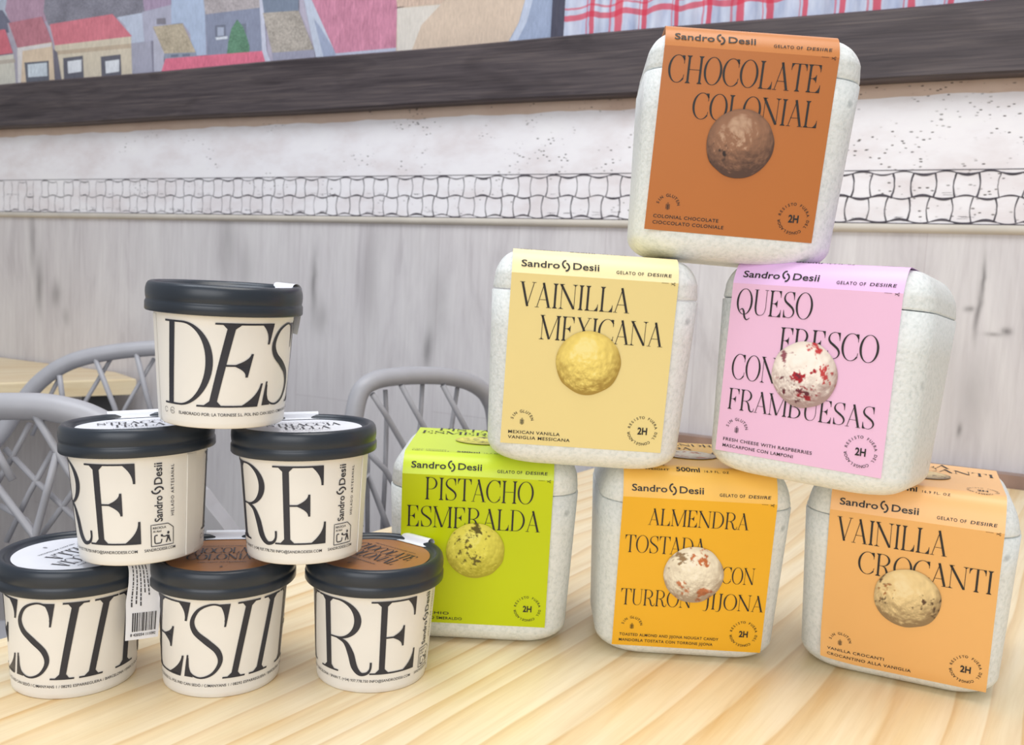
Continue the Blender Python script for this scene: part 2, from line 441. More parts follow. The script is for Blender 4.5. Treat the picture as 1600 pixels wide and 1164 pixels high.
# ------------------------------------------------------------------ gelato boxes
WL, ZF, ZB, DEL = 0.04665, 0.10999, 0.01189, 0.1207
BH, SEAM, BACK = 0.1248, 0.1015, 0.087
def body_dims(z):
    return 0.0568+0.0317*min(z, SEAM), -math.tan(LEAN[0])*z, BACK+.10*min(z, SEAM)
LEAN = [DEL]
def ring(hw, yf, yb, rc, z, n=9):
    out = []; rc = max(rc, .002)
    for cx, cy, a0 in ((hw-rc, yb-rc, 0), (-hw+rc, yb-rc, 90), (-hw+rc, yf+rc, 180), (hw-rc, yf+rc, 270)):
        for i in range(n):
            a = R(a0+90*i/(n-1)); out.append((cx+rc*math.cos(a), cy+rc*math.sin(a), z))
    return out
RB_Z, RB_IN, RT_IN, TH0 = .0125, .014, .0125, R(19)
def inset_bottom(z):
    if z >= RB_Z: return 0.0
    q = 1-z/RB_Z; return RB_IN*(1-math.sqrt(max(0, 1-q*q)))
def inset_top(zk, th): return RT_IN*(math.cos(TH0)-math.cos(th)), zk+(BH-zk)*(math.sin(th)-math.sin(TH0))/(1-math.sin(TH0))

def front_profile(zk):
    P = []
    for z in np.linspace(0.002, RB_Z, 10): P.append((body_dims(z)[1]+inset_bottom(z), z))
    for z in np.linspace(RB_Z, zk, 8)[1:]: P.append((body_dims(z)[1], z))
    yk = body_dims(zk)[1]; ybk = body_dims(zk)[2]
    for th in np.linspace(TH0, R(90), 14)[1:]:
        i, z = inset_top(zk, th); P.append((yk+i, z))
    top_in = inset_top(zk, R(90))[0]
    for y in np.linspace(yk+top_in, ybk-top_in, 12)[1:]: P.append((y, BH))
    for th in np.linspace(R(90), TH0, 14)[1:]:
        i, z = inset_top(zk, th); P.append((ybk-i, z))
    P.append((ybk-.0005, zk-.006))
    P = np.array(P); arc = np.concatenate([[0], np.cumsum(np.hypot(*np.diff(P, axis=0).T))])
    i0 = int(np.argmin(np.abs(P[:18, 1]-zk))); arc -= arc[i0]
    return P, arc

def strip(P, arc, u, v, off):
    y = np.interp(v, arc, P[:, 0]); z = np.interp(v, arc, P[:, 1]); e = .0012
    dy = np.interp(v+e, arc, P[:, 0])-np.interp(v-e, arc, P[:, 0]); dz = np.interp(v+e, arc, P[:, 1])-np.interp(v-e, arc, P[:, 1])
    d = math.hypot(dy, dz) or 1
    return (u, y-dz/d*off, z+dy/d*off)

def scoop_print(kind, seed):
    """the printed photograph of a scoop: colours over the unit disc"""
    base, dark, lite, chunks = kind; off = Vector((seed*7.3, seed*3.1, seed))
    def f(x, y):
        r2 = min(.98, x*x+y*y); z = math.sqrt(1-r2); p = Vector((x, y, z))
        def hgt(q): return .17*noise.fractal(q*1.3+off, .95, 2.1, 3)+.040*noise.fractal(Vector((q.x*5.5+q.y*1.5, q.y*4.0-q.x, q.z*4))+off, .75, 2.0, 3)*max(.15, .8-1.2*q.y)
        h0 = hgt(p); e = .03
        gx = (hgt(p+Vector((e, 0, 0)))-h0)/e; gy = (hgt(p+Vector((0, e, 0)))-h0)/e
        n = Vector((x-gx*.6, y-gy*.6, z)).normalized()
        s = .12+.88*max(0, n.dot(Vector((-.12, .48, .87)).normalized()))
        c = [dark[i]+(base[i]-dark[i])*min(1, s*1.12) for i in range(3)]
        k = max(0, (s-.90)/.10); c = [c[i]+(lite[i]-c[i])*k*.6 for i in range(3)]
        for (cc, sx, sy, thr, fr) in chunks:
            g = .5*noise.fractal(Vector((x*fr, y*fr, 0))+off*1.7, .7, 2.0, 3)-.8*math.hypot(x-sx, y-sy)+.30
            if g > thr:
                q = min(1, (g-thr)*7); c = [c[i]+(cc[i]*(.45+.65*s)-c[i])*q for i in range(3)]
        return tuple(max(0, min(1, q)) for q in c)
    return f

BOX_MAT_CACHE = {}
def gelato_box(key, loc, yaw, a, b, shift, side, lean, paper, upper, titles, notes, scoop, label, seed):
    mat = Matrix.Translation(loc) @ Matrix.Rotation(yaw, 4, 'Z') @ Matrix.Rotation(a, 4, 'X') @ Matrix.Rotation(b, 4, 'Y')
    root = empty('gelato_box', mat=mat)
    tag(root, label, 'ice cream box', 'foam gelato boxes stacked in a pyramid')
    zk = ZF+shift; LEAN[0] = lean
    # body
    mb = MB(); rows = []
    for q in np.linspace(0, 1, 9):
        z = RB_Z*(1-math.cos(q*math.pi/2)); hw, yf, yb = body_dims(z); i = inset_bottom(z)
        rows.append(ring(hw-i*1.25, yf+i, yb-i, .022-i*.4, z))
    for z in np.linspace(RB_Z, SEAM, 5)[1:]:
        hw, yf, yb = body_dims(z); rows.append(ring(hw, yf, yb, .022, z))
    hw, yf, yb = body_dims(SEAM)
    rows.append(ring(hw-.0008, yf+.0008, yb-.0008, .0215, SEAM+.0004))
    rows.append(ring(hw-.004, yf+.004, yb-.004, .019, SEAM+.0004))
    mb.grid(rows, 0, True, True, True, True); mb.build('tub', M['foam'], root)
    # lid
    mb = MB(); rows = []; zs = SEAM+.0013
    hw, yf, yb = body_dims(SEAM); yk = body_dims(zk)[1]
    lh = hw-.0005
    rows.append(ring(lh-.004, yf+.004, yb-.0046, .019, zs-.0004)); rows.append(ring(lh-.0006, yf+.0006, yb-.0012, .0215, zs-.0004))
    rows.append(ring(lh, yf, yb-.0006, .022, zs+.0004)); zl = max(zs+.001, zk-.007); rows.append(ring(lh, body_dims(zl)[1], body_dims(zl)[2]-.0006, .022, zl)); rows.append(ring(lh-.0007, yk, body_dims(zk)[2]-.0006, .022, zk-.001))
    for th in np.linspace(TH0, R(90), 12):
        i, z = inset_top(zk, th); si = .0137*(1-math.cos(R(19)+(th-TH0)/(math.pi/2-TH0)*R(71))); rows.append(ring(lh-si, yk+i, body_dims(zk)[2]-.0006-i, .022-si*.3, z))
    mb.grid(rows, 0, True, True, True, True); mb.build('lid', M['foam'], root)
    # paper label that runs down the front and over the lid
    P, arc = front_profile(zk); Lh = (ZF-ZB)/math.cos(lean); mb = MB()
    X = lambda u: (u-.5)*2*WL+side
    vend = arc[-1]-.004
    vs = list(np.linspace(-Lh, 0, 12))
    curl = .0045 if key == 'croc' else 0.0        # its lower left corner has come away and lifts
    def lab(u, v, off):
        x, y, z = strip(P, arc, X(u), v, off)
        if curl and v < 0:
            q = max(0.0, 1-u/.30-max(0.0, v+Lh)/.030); x += curl*.25*q*q; y -= curl*q*q; z += curl*.8*q*q
        return (x, y, z)
    vs = sorted(set(vs) | set(np.linspace(-Lh, -Lh+.03, 10)))
    rows = [[lab(u, v, .0005) for u in np.linspace(0, 1, 25)] for v in vs]
    mb.grid(rows, 0, True)
    vs = list(np.linspace(0, vend, 60))
    mb.grid([[strip(P, arc, X(u), v, .0005) for u in (0, .25, .5, .75, 1)] for v in vs], 1, True)  # above the fold: lighter copy of the paper, overhead light put into its colour
    ink = []     # in (u, v) with v metres of arc from the fold
    T = lambda t: -t*Lh
    for txt, u0, u1, t0, t1 in titles: ink += [('t', q) for q in word(txt, u0, u1, T(t1), T(t0), .070, .018)]
    def put(parts): ink.extend(('s', q) for q in parts)
    def rnd(parts): return [([(p[0]/(2*WL), p[1]) for p in v], f) for v, f in parts]     # metres -> label units, circles stay round
    put(sans_fit('Sandro', .055, .285, .0037, .0042, .013)); put(rnd(logo(.293*2*WL, .350*2*WL, .0020, .0094))); put(sans_fit('Desii', .365, .522, .0037, .0042, .013))
    put(sans_fit('GELATO OF', .625, .79, .0029, .0019, .012, 1.2)); put(sans_fit('DESIIRE', .812, .955, .0029, .0019, .012, 1.1, .15/.09))
    asp = Lh/(2*WL)
    put(rnd(scissors(.967*2*WL, -.0006, .0013)))
    for k in range(7): put(rnd([ribbon([((.90+k*.006)*2*WL, -.0003), ((.903+k*.006)*2*WL, -.0003)], [.0003]*2)]))
    cx, cy = .125*2*WL, T(.862)
    put(rnd(sans_arc('SIN GLUTEN', cx, cy, .0052, 172, 8, .0017))); put(rnd(wheat(cx, cy-.0002, .0021)))
    cx, cy = .873*2*WL, T(.873)
    put(rnd(sans_arc('RESISTO FUERA DEL CONGELADOR ', cx, cy, .0072, 172, -188, .0016)))
    v2, f2, w2 = sans('2H', .03); q = .0042/CAP
    put(rnd([([(cx+(p[0]-w2/2)*q*.82, cy-.0021+p[1]*q) for p in v2], f2)]))
    for txt, u1, t in notes: put(sans_fit(txt, .045, u1, T(t), .0019, .010, 1.1))
    # same design again on top
    vt = 0.0172
    put(sans_fit('500ml', .345, .50, vt, .0034, .02)); put(sans_fit('16.9 FL. OZ', .53, .69, vt, .0016, .012, 1.3)); put(sans_fit('NET WEIGHT', .045, .30, vt, .0013, .012))
    put(sans_fit('KEEP FROZEN', .045, .27, vt+.004, .0011, .01))
    top0 = .030; n_t = len(titles)
    for txt, u0, u1, t0, t1 in titles:
        k = .80; ink += [('t', q) for q in word(txt, u0, u1, top0+(1-t1)*Lh*k, top0+(1-t0)*Lh*k, .085, .024)]
    cx, cy = .873*2*WL, .030
    put(rnd(sans_arc('RESISTO FUERA DEL CONGELADOR ', cx, cy, .0072, 172, -188, .0016))); put(rnd([([(cx+(p[0]-w2/2)*q*.82, cy-.0021+p[1]*q) for p in v2], f2)]))
    for kind, (v, f) in ink:
        if max(p[1] for p in v) > vend-.001: continue
        mb.add([lab(p[0], p[1], .0008) for p in v], f, 2)
    fn = scoop_print(scoop, seed)
    for cu, cv in ((.502, T(.49)), (.502, top0+(1-.49)*Lh*.80-.010)):
        rad = .197*2*WL; n_r, n_a = 44, 108; vs = []; cs = []; fs = []
        flat = 1.0 if cv < 0 else .8
        vs.append((.0, .0)); 
        for i in range(1, n_r+1):
            for j in range(n_a):
                an = 2*math.pi*j/n_a; wob = 1+.028*noise.noise(Vector((math.cos(an)*2.5, math.sin(an)*2.5, seed*3.3)))
                vs.append((i/n_r*math.cos(an)*wob, i/n_r*math.sin(an)*wob))
        for j in range(n_a): fs.append([0, 1+j, 1+(j+1) % n_a])
        for i in range(n_r-1):
            for j in range(n_a):
                k = (j+1) % n_a; o = 1+i*n_a; fs.append([o+j, o+n_a+j, o+n_a+k, o+k])
        cs = [fn(x, y) for x, y in vs]
        if cv+rad > vend: continue
        mb.add([strip(P, arc, X(cu)+x*rad, cv+y*rad*flat, .0011) for x, y in vs], fs, 3, False, cs)
    mb.build('paper_label', [paper, upper, M['ink'], M['print']], root)
    return root

def paper(name, c): return plain('label_paper_'+name, srgb(*c), .36, .45, .012, 20)
def scl(*c): return srgb(*c)
SC = {
 'choc': (scl(156, 112, 84), scl(66, 44, 36), scl(220, 186, 158), [(scl(52, 36, 30), -.62, -.42, .20, 3.0)]),
 'mex': (scl(246, 222, 122), scl(150, 116, 40), scl(252, 242, 176), []),
 'queso': (scl(250, 240, 230), scl(150, 114, 108), scl(255, 250, 244), [(scl(172, 36, 48), -.08, -.25, .06, 4.0), (scl(112, 42, 54), -.25, -.45, .16, 5.0), (scl(200, 60, 66), .30, .80, .20, 5.0), (scl(150, 84, 96), -.65, .5, .22, 4.0), (scl(200, 70, 70), .72, .05, .25, 6.0)]),
 'pist': (scl(236, 228, 96), scl(160, 150, 24), scl(250, 246, 150), [(scl(92, 84, 30), .10, .80, .15, 7.0), (scl(104, 94, 38), -.35, .25, .17, 8.0), (scl(120, 110, 44), -.05, -.3, .22, 8.0)]),
 'alm': (scl(250, 242, 220), scl(150, 124, 98), scl(255, 250, 240), [(scl(206, 124, 80), .25, -.62, .12, 4.0), (scl(208, 132, 90), -.12, -.70, .16, 4.0), (scl(150, 124, 94), -.48, .62, .14, 5.0), (scl(198, 112, 64), .25, .68, .20, 5.0)]),
 'croc': (scl(240, 214, 158), scl(124, 96, 64), scl(250, 234, 192), [(scl(78, 56, 42), -.88, .40, .24, 5.0), (scl(86, 62, 46), -.62, -.15, .24, 5.0), (scl(92, 66, 48), .76, -.08, .23, 5.0), (scl(170, 110, 60), -.70, .12, .25, 5.0)]),
}
gelato_box('pist', (-.0138, .55624, 0), .0004, 0, 0, .00272, -.0038, DEL, paper('lime', (200, 214, 0)), paper('lime_lit', (206, 226, 56)),
    [('PISTACHO', .15, .875, .015, .162), ('ESMERALDA', .033, .927, .205, .345)], [('PISTACHIO', .34, .94), ('PISTACCHIO SMERALDO', .43, .975)],
    SC['pist'], 'white foam ice cream box with a lime green label reading PISTACHO ESMERALDA', 1)
gelato_box('alm', (.11904, .54688, 0), -.0222, 0, 0, -.00295, -.0009, DEL, paper('amber', (242, 182, 40)), paper('amber_lit', (252, 200, 96)),
    [('ALMENDRA', .176, .83, .066, .175), ('TOSTADA', .035, .565, .247, .362), ('CON', .686, .907, .425, .537), ('TURRON', .035, .508, .607, .717), ('JIJONA', .586, .985, .607, .717)],
    [('TOASTED ALMOND AND JIJONA NOUGAT CANDY', .71, .93), ('MANDORLA TOSTATA CON TORRONE JIJONA', .675, .968)],
    SC['alm'], 'white foam ice cream box with an amber label reading ALMENDRA TOSTADA CON TURRON', 2)
gelato_box('croc', (.2418, .52639, 0), -.429, 0, 0, -.0040, .0028, DEL, paper('apricot', (240, 184, 112)), paper('apricot_lit', (250, 196, 132)),
    [('VAINILLA', .05, .70, .035, .19), ('CROCANTI', .195, .973, .235, .378)], [('VANILLA CROCANTI', .40, .925), ('CROCANTINO ALLA VANIGLIA', .565, .965)],
    SC['croc'], 'white foam ice cream box with an apricot label reading VAINILLA CROCANTI, corner curling', 3)
gelato_box('mex', (.04428, .51564, .1258), .010, -.004, .0175, .00157, -.0027, DEL, paper('butter', (238, 218, 150)), paper('butter_lit', (250, 234, 180)),
    [('VAINILLA', .055, .72, .047, .188), ('MEXICANA', .19, .94, .23, .37)], [('MEXICAN VANILLA', .365, .937), ('VANIGLIA MESSICANA', .43, .969)],
    SC['mex'], 'white foam ice cream box with a butter yellow label reading VAINILLA MEXICANA', 4)
gelato_box('queso', (.1605, .4955, .1276), -.615, -.065, .021, .0003, -.0005, .03, paper('pink', (238, 192, 222)), paper('pink_lit', (240, 198, 244)),
    [('QUESO', .037, .51, .03, .18), ('FRESCO', .33, .91, .235, .385), ('CON', .05, .335, .415, .565), ('FRAMBUESAS', .047, .933, .62, .745)],
    [('FRESH CHEESE WITH RASPBERRIES', .60, .935), ('MASCARPONE CON LAMPONI', .49, .973)],
    SC['queso'], 'white foam ice cream box with a pink label reading QUESO FRESCO CON FRAMBUESAS', 5)
gelato_box('choc', (.1216, .5112, .2506), -.066, -.005, .040, .0020, -.005, DEL, paper('caramel', (190, 114, 52)), paper('caramel_lit', (198, 126, 68)),
    [('CHOCOLATE', .035, .92, .045, .19), ('COLONIAL', .20, .93, .235, .375)], [('COLONIAL CHOCOLATE', .435, .93), ('CIOCCOLATO COLONIALE', .47, .965)],
    SC['choc'], 'white foam ice cream box with a brown label reading CHOCOLATE COLONIAL, topmost of the pyramid', 6)

# ------------------------------------------------------------------ ice cream cups
RB, RTOP, CH, ZL, RLID = .0318, .0357, .0726, .0576, .0400
def cup_r(z): return RB+(RTOP-RB)*min(1, z/.060)
def cup_map(adeg, z, off):
    r = cup_r(z)+off; a = R(adeg); return (r*math.cos(a), r*math.sin(a), z)
def cup_body(root):
    mb = MB()
    prof = [(RB-.003, .0030), (RB-.0022, .0006), (RB-.0006, 0), (RB, .0006)]+[(cup_r(z), z) for z in np.linspace(.003, .0562, 11)]+[(RTOP+.0004, .0570), (RTOP+.0006, .0600), (RTOP+.0012, .0640), (RTOP-.001, .064)]
    lathe(mb, prof, 96, 0, True, True)
    # overlap seam of the rolled paper
    mb.grid([[cup_map(a, z, o) for a, o in ((78, .0001), (78.2, .0005), (80, .0004), (90, .0001))] for z in np.linspace(.001, .0560, 6)], 0, False)
    deg = 1/R(1)/.0340
    cap = .0430; z0 = .0112
    def letter(ch, stem_deg, xs, slant=0.0):
        s, adv = didone(ch, .060 if ch in 'ES' else .070, .022, .125); d = cap*deg*xs
        for v, f in s: mb.add([cup_map(stem_deg+(p[0]-.11+slant*(p[1]-.5)/xs)*d, z0+p[1]*cap, .0003) for p in v], f, 1)
    letter('D', -246, 1.14, .06); letter('E', -200, 1.5, .22); letter('S', -153, 1.16, .16)
    letter('I', -111, 1.15, .17); letter('I', -86, 1.15, .17); letter('R', -56, 1.30, 0); letter('E', 0, 1.32, 0)
    def put(parts, fx): 
        for v, f in parts: mb.add([cup_map(*fx(p), .0003) for p in v], f, 1)
    line = 'ELABORADO POR: LA TORINESE S.L. POL IND CAN SEDÓ / C/MANYANS 1 / 08292 ESPARREGUERA / BARCELONA / SPAIN T. (+34) 937.778.750 INFO@SANDRODESII.COM'
    # split into pieces so long faces follow the curve
    put(sans_fit(line, -239, 32, .0066, .0016, .006), lambda p: p); put(sans_fit('SANDRODESII.COM', 38, 66, .0066, .0016, .006), lambda p: p)
    # name running up the side
    up = lambda a0: (lambda p: (a0-p[1]*deg, p[0]))
    put(sans_fit('Sandro', .0222, .0360, 0, .0042, .013), up(54)); put(sans_fit('Desii', .0422, .0536, 0, .0042, .013), up(54))
    put(logo(.0367, .0415, -.001, .0056), up(54)); put(sans_fit('HELADO ARTESANAL', .0245, .0520, 0, .0017, .006, 1.3), up(64.5))
    # recycling box with bin and figure
    A = lambda u: 44+u*20
    Z = lambda v: .0092+v*.0115
    fr = [(0, 0), (1, 0), (1, .78), (.75, 1), (0, 1), (0, 0)]
    pts = []
    for i in range(5):
        for k in range(6): pts.append((fr[i][0]+(fr[i+1][0]-fr[i][0])*k/6, fr[i][1]+(fr[i+1][1]-fr[i][1])*k/6))
    pts.append((0, 0)); tr = lambda p: (A(p[0]), Z(p[1]))
    put([ribbon(pts, [.035]*len(pts))], tr)
    put(sans_fit('RECICLA', .08, .66, .80, .10, .02), tr); put(sans_fit('Al Azul', .08, .44, .64, .10, .02), tr)
    put([ribbon(catmull([(.28, .50), (.16, .48), (.15, .3), (.17, .14), (.3, .12), (.42, .14), (.46, .3)], 4), [.05]*25)], tr)
    put([ribbon([(.66, .12), (.73, .30), (.75, .44)], [.05, .07, .09]), ribbon([(.86, .12), (.80, .30), (.76, .44)], [.05, .07, .09]), ribbon([(.74, .44), (.58, .40), (.48, .44)], [.06, .05, .05])], tr)
    for cx, cy, q in ((.76, .56, .055), (.46, .47, .05)):
        put([([(cx+q*math.cos(a), cy+q*math.sin(a)*1.2) for a in np.linspace(0, 6.28, 13)[:-1]], [list(range(12))])], tr)
    # small round marks before the address
    for a0, rr in ((104, 2.2), (113, 2.7)):
        pts = [(rr*math.cos(a), rr*math.sin(a)) for a in np.linspace(.4, 6.0, 20)]; put([ribbon(pts, [.35]*20)], lambda p: (a0+p[0], .0078+p[1]/deg))
    put(sans_fit('RECICLA', 111, 115, .0073, .0009, .01), lambda p: p)
    mb.build('paper_cup', [M['cup_paper'], M['cup_ink']], root)

def cup_lid(root):
    mb = MB()
    prof = [(RTOP+.0016, ZL+.0012), (RLID-.0002, ZL), (RLID+.0002, ZL+.0006), (RLID+.0002, ZL+.0042), (RLID, ZL+.0048), (RLID-.0003, ZL+.0053), (RLID-.0004, ZL+.0060), (RLID-.0002, ZL+.0066),
            (RLID, ZL+.0090), (RLID-.0001, ZL+.0112), (RLID-.0006, ZL+.0132), (RLID-.0014, CH-.0006), (RLID-.0026, CH), (RLID-.0040, CH-.0003), (RLID-.0050, CH-.0014), (RLID-.0056, CH-.0027), (RLID-.0075, CH-.0030), (.015, CH-.0030)]
    lathe(mb, prof, 96, 0, True, True)
    return mb.build('lid', M['lid'], root)

def sticker(root, lidobj, tail, mat, lines, width, kind='back', small='HELADO ARTESANAL'):
    """round seal on the lid with a tail that runs over the rim; tail = local azimuth in degrees"""
    mb = MB(); zt = CH-.0027; rad = .0318
    vs = [(0, 0, zt)]+[(rad*math.cos(a), rad*math.sin(a), zt) for a in np.linspace(0, 2*math.pi, 73)[:-1]]
    mb.add(vs, [[0, 1+i, 1+(i+1) % 72] for i in range(72)], 0)
    if kind == 'hang':
        path = [(.030, zt), (.0338, zt), (.0352, CH+.0004), (.0376, CH+.0007), (.0412, CH-.0004), (.0444, CH-.004), (.0456, .061), (.0460, .055), (.0462, .049), (.0463, .043), (.0460, .036), (.0455, .0285)]
        twist = [0, 0, 0, 0, 0, 0, 0, .06, .10, .10, .08, .06]
    elif kind == 'side':
        path = [(.030, zt), (.0338, zt), (.0352, CH+.0004), (.0376, CH+.0007), (.0396, CH-.001), (.0406, CH-.005), (.0408, .058), (.0402, .052), (.0390, .046)]
        twist = [0]*9
    else:
        path = [(.030, zt), (.0338, zt), (.0352, CH+.0005), (.0376, CH+.0009), (.0398, CH-.0006), (.0408, CH-.004), (.0409, .060)]
        twist = [0]*7
    n = 60; path = catmull(path, 6); tw = np.interp(np.linspace(0, 1, len(path)), np.linspace(0, 1, len(twist)), twist)
    arc = np.concatenate([[0], np.cumsum(np.hypot(*np.diff(np.array(path), axis=0).T))])
    ca, sa = math.cos(R(tail)), math.sin(R(tail))
    def tm(w, s, off):
        r = np.interp(s, arc, [p[0] for p in path]); z = np.interp(s, arc, [p[1] for p in path]); q = np.interp(s, arc, tw)
        e = .0006; dr = np.interp(s+e, arc, [p[0] for p in path])-np.interp(s-e, arc, [p[0] for p in path]); dz = np.interp(s+e, arc, [p[1] for p in path])-np.interp(s-e, arc, [p[1] for p in path])
        d = math.hypot(dr, dz) or 1; r2 = r-dz/d*off; z2 = z+dr/d*off
        if z < CH-.002 and r > .037: r2 += w*q*4*.3-(w*w)/(.09)*(1 if kind != 'hang' else .6)
        else: z2 -= 0
        dl = R(40)*min(1, max(0, (r-.0376)/.006)) if kind == 'hang' else 0.0
        if kind == 'hang' and z > .050: w *= .72+.28*min(1, max(0, (CH-z)/.022))
        la = R(tail)+math.pi/2-dl
        return (ca*r2+math.cos(la)*w, sa*r2+math.sin(la)*w, z2)
    rows = [[tm(w, s, .0004) for w in np.linspace(-width/2, width/2, 7)] for s in arc]
    mb.grid(rows, 3, True)
    S = arc[-1]
    if kind == 'hang':
        # ingredients in small lines and the bar code at the end of the tail
        rng = random.Random(3)
        for k in range(5):
            w0 = -width*.36+k*width*.13; s = S*.30
            while s < S*.66-(k > 2)*S*.1:
                l = rng.uniform(.0008, .0026)
                mb.add([tm(w0-.0003, s, .0008), tm(w0+.0003, s, .0008), tm(w0+.0003, s+l, .0008), tm(w0-.0003, s+l, .0008)], [[0, 1, 2, 3]], 1); s += l+.0005
        w = -width*.34
        while w < width*.36:
            bw = rng.choice((.00022, .00035, .0006)); pts = [(w, S*.74), (w+bw, S*.74), (w+bw, S*.92), (w, S*.92)]
            mb.add([tm(x, s, .0008) for x, s in pts], [[0, 1, 2, 3]], 1); w += bw+rng.choice((.0002, .0004, .0005))
        for v, f in sans_fit('8 420254 111092', -width*.38, width*.38, 0, .0016, .02): mb.add([tm(p[0], S*.965-p[1], .0008) for p in v], f, 1)
    else:
        for v, f in sans_fit('STRACCIATELLA' if mat == 0 else 'CHOCOLATE', -width*.4, width*.4, 0, .0010, .01): mb.add([tm(-p[0], arc[18]-p[1]*.5, .0009) for p in v], f, 1)
    # lettering on the disc, its top towards the tail
    def flat(v): return [(ca*p[1]+sa*p[0], sa*p[1]-ca*p[0], zt+.0003) for p in v]
    for txt, x0, x1, y0, y1 in lines:
        for v, f in word(txt, x0, x1, y0, y1, .10, .03): mb.add(flat(v), f, 1)
    for v, f in sans_fit('PRODUCTO CONGELADO', -.016, .016, .0165, .0011, .015)+sans_fit(small, -.013, .013, -.014, .0012, .015)+wheat(0, -.0215, .0016): mb.add(flat(v), f, 1)
    mb.build('seal_sticker', [M['stick_white'] if mat == 0 else M['stick_brown'], M['cup_ink'], M['cup_ink'], M['tail_white']], lidobj)

STR = [('STRACCIA', -.021, .021, .0035, .0135), ('TELLA', -.0135, .0135, -.0085, .0015)]
CHO = [('CHOCOLATE', -.022, .022, .0035, .0135), ('COLONIAL', -.020, .020, -.0085, .0015)]
def ice_cup(loc, off, a, b, label, tail_view, mat, lines, width, kind='back'):
    """off: view angle (deg) at which the last letter's stem stands, seen from the camera"""
    psi = math.degrees(math.atan2(-loc[1], -loc[0]))
    rot = Matrix.Rotation(a, 4, 'X') @ Matrix.Rotation(b, 4, 'Y') @ Matrix.Rotation(R(psi+off), 4, 'Z')
    root = empty('ice_cream_cup', mat=Matrix.Translation(loc) @ rot)
    tag(root, label, 'ice cream cup', 'paper cups of ice cream stacked in a pyramid')
    cup_body(root); ld = cup_lid(root)
    sticker(root, ld, tail_view-off, mat, lines, width, kind)
    return root
ice_cup((-.23846, .48712, 0), 105, 0, 0, 'cream paper cup with a bar code tail hanging from its slate lid', 46, 0, STR, .0160, 'hang')
ice_cup((-.15860, .49752, 0), 127, 0, 0, 'cream paper cup with a brown lid sticker, middle of the bottom row', 176, 1, CHO, .026)
ice_cup((-.07457, .51253, 0), 10, 0, 0, 'cream paper cup with slate lid and brown sticker beside the lime green box', 137, 1, CHO, .022)
ice_cup((-.19974, .48457, .0749), -36, -.0205, -.0537, 'cream paper cup reading RE with a white lid sticker, left one of the second tier', 183, 0, STR, .030)
ice_cup((-.11282, .49862, .0757), -16, -.0148, -.0339, 'cream paper cup reading RE with a white lid sticker, right one of the second tier', 187, 0, STR, .024)
ice_cup((-.15496, .47902, .1518), -161.7, .0194, .012, 'cream paper cup reading DES, topmost of the cup pyramid', 118, 0, [], .020, 'side')

# ------------------------------------------------------------------ tables
E1 = Vector((math.cos(R(56)), math.sin(R(56)), 0)); E2 = Vector((E1.y, -E1.x, 0))
WALL_ANG, WALL_D = -.46490, 1.51
WD = Vector((math.cos(WALL_ANG), math.sin(WALL_ANG), 0)); WN = Vector((-WD.y, WD.x, 0))   # WN points away from the room
W0 = Vector((0, WALL_D, 0))
def ray(x, y):
    u = (x-W_PX/2)/F_PX; v = (y-H_PX/2)/F_PX; return FWD+RT*u-UPV*v
CAM = Vector((0, 0, CAM_Z))
def on_plane(x, y, p, n):
    d = ray(x, y); return CAM+d*((p-CAM).dot(n)/d.dot(n))
def wall_pt(x, y, off=0.0):      # -> (s along the wall, z)
    p = on_plane(x, y, W0-WN*off, WN); return ((p-W0).dot(WD), p.z)

def prism(mb, poly, z0, z1, bev=.003):
    c = (sum(p[0] for p in poly)/len(poly), sum(p[1] for p in poly)/len(poly))
    def ins(d): return [(p[0]+(c[0]-p[0])*d/max(.01, math.hypot(c[0]-p[0], c[1]-p[1])), p[1]+(c[1]-p[1])*d/max(.01, math.hypot(c[0]-p[0], c[1]-p[1]))) for p in poly]
    rows = [[(*p, z0) for p in poly], [(*p, z1-bev) for p in poly], [(*p, z1-bev*.3) for p in ins(bev*.4)], [(*p, z1) for p in ins(bev*1.2)]]
    mb.grid(rows, 0, False, True, True, True)

def table(origin, e1, poly, legs, label, top_th=.035):
    m = Matrix(((e1.x, -e1.y, 0, origin.x), (e1.y, e1.x, 0, origin.y), (0, 0, 1, -.75), (0, 0, 0, 1)))
    root = empty('dining_table', mat=m); tag(root, label, 'table', None)
    mb = MB(); prism(mb, poly, .75-top_th, .75); mb.build('tabletop', M['pine'], root, None, True)
    for x, y in legs:
        mb = MB(); mb.box((x, y, (.75-top_th)/2), (.025, .025, (.75-top_th)/2)); mb.build('leg', M['leg'], root)
    return root
org = Vector((-.169, .732, 0))
def loc(p): d = Vector((p[0], p[1], 0))-org; return (d.dot(E1), -d.dot(E2))
# far end parallel to the wall
def hit(y):   # along E1 from the point at sideways y to 20 mm off the wall
    q = org-E2*y; n = WN; return ((W0-WN*.024-q).dot(n))/E1.dot(n)
poly = [(-1.0, -.88), (hit(-.88), -.88), (hit(0), 0), (-1.0, 0)]
table(org, E1, poly, [(-.9, -.08), (-.9, -.80), (.45, -.80), (.55, -.08)], 'pale pine table under the cups and foam boxes')
t2a = on_plane(0, 598, Vector((0, 0, 0)), Vector((0, 0, 1))); t2b = on_plane(213, 592, Vector((0, 0, 0)), Vector((0, 0, 1)))
# second table stands along the wall: its front edge parallel to it
fd = (t2b-t2a).normalized(); o2 = t2b
back = lambda x: ((W0-WN*.004-(o2+fd*x)).dot(WN))/Vector((-fd.y, fd.x, 0)).dot(WN)
poly2 = [(-.9, 0), (0, 0), (0, max(.12, back(0)-.01)), (-.9, max(.2, back(-.9)-.01))]
table(o2, fd, poly2, [(-.85, .05), (-.06, .05)], 'pine table behind the grey chairs at the left wall', .032)

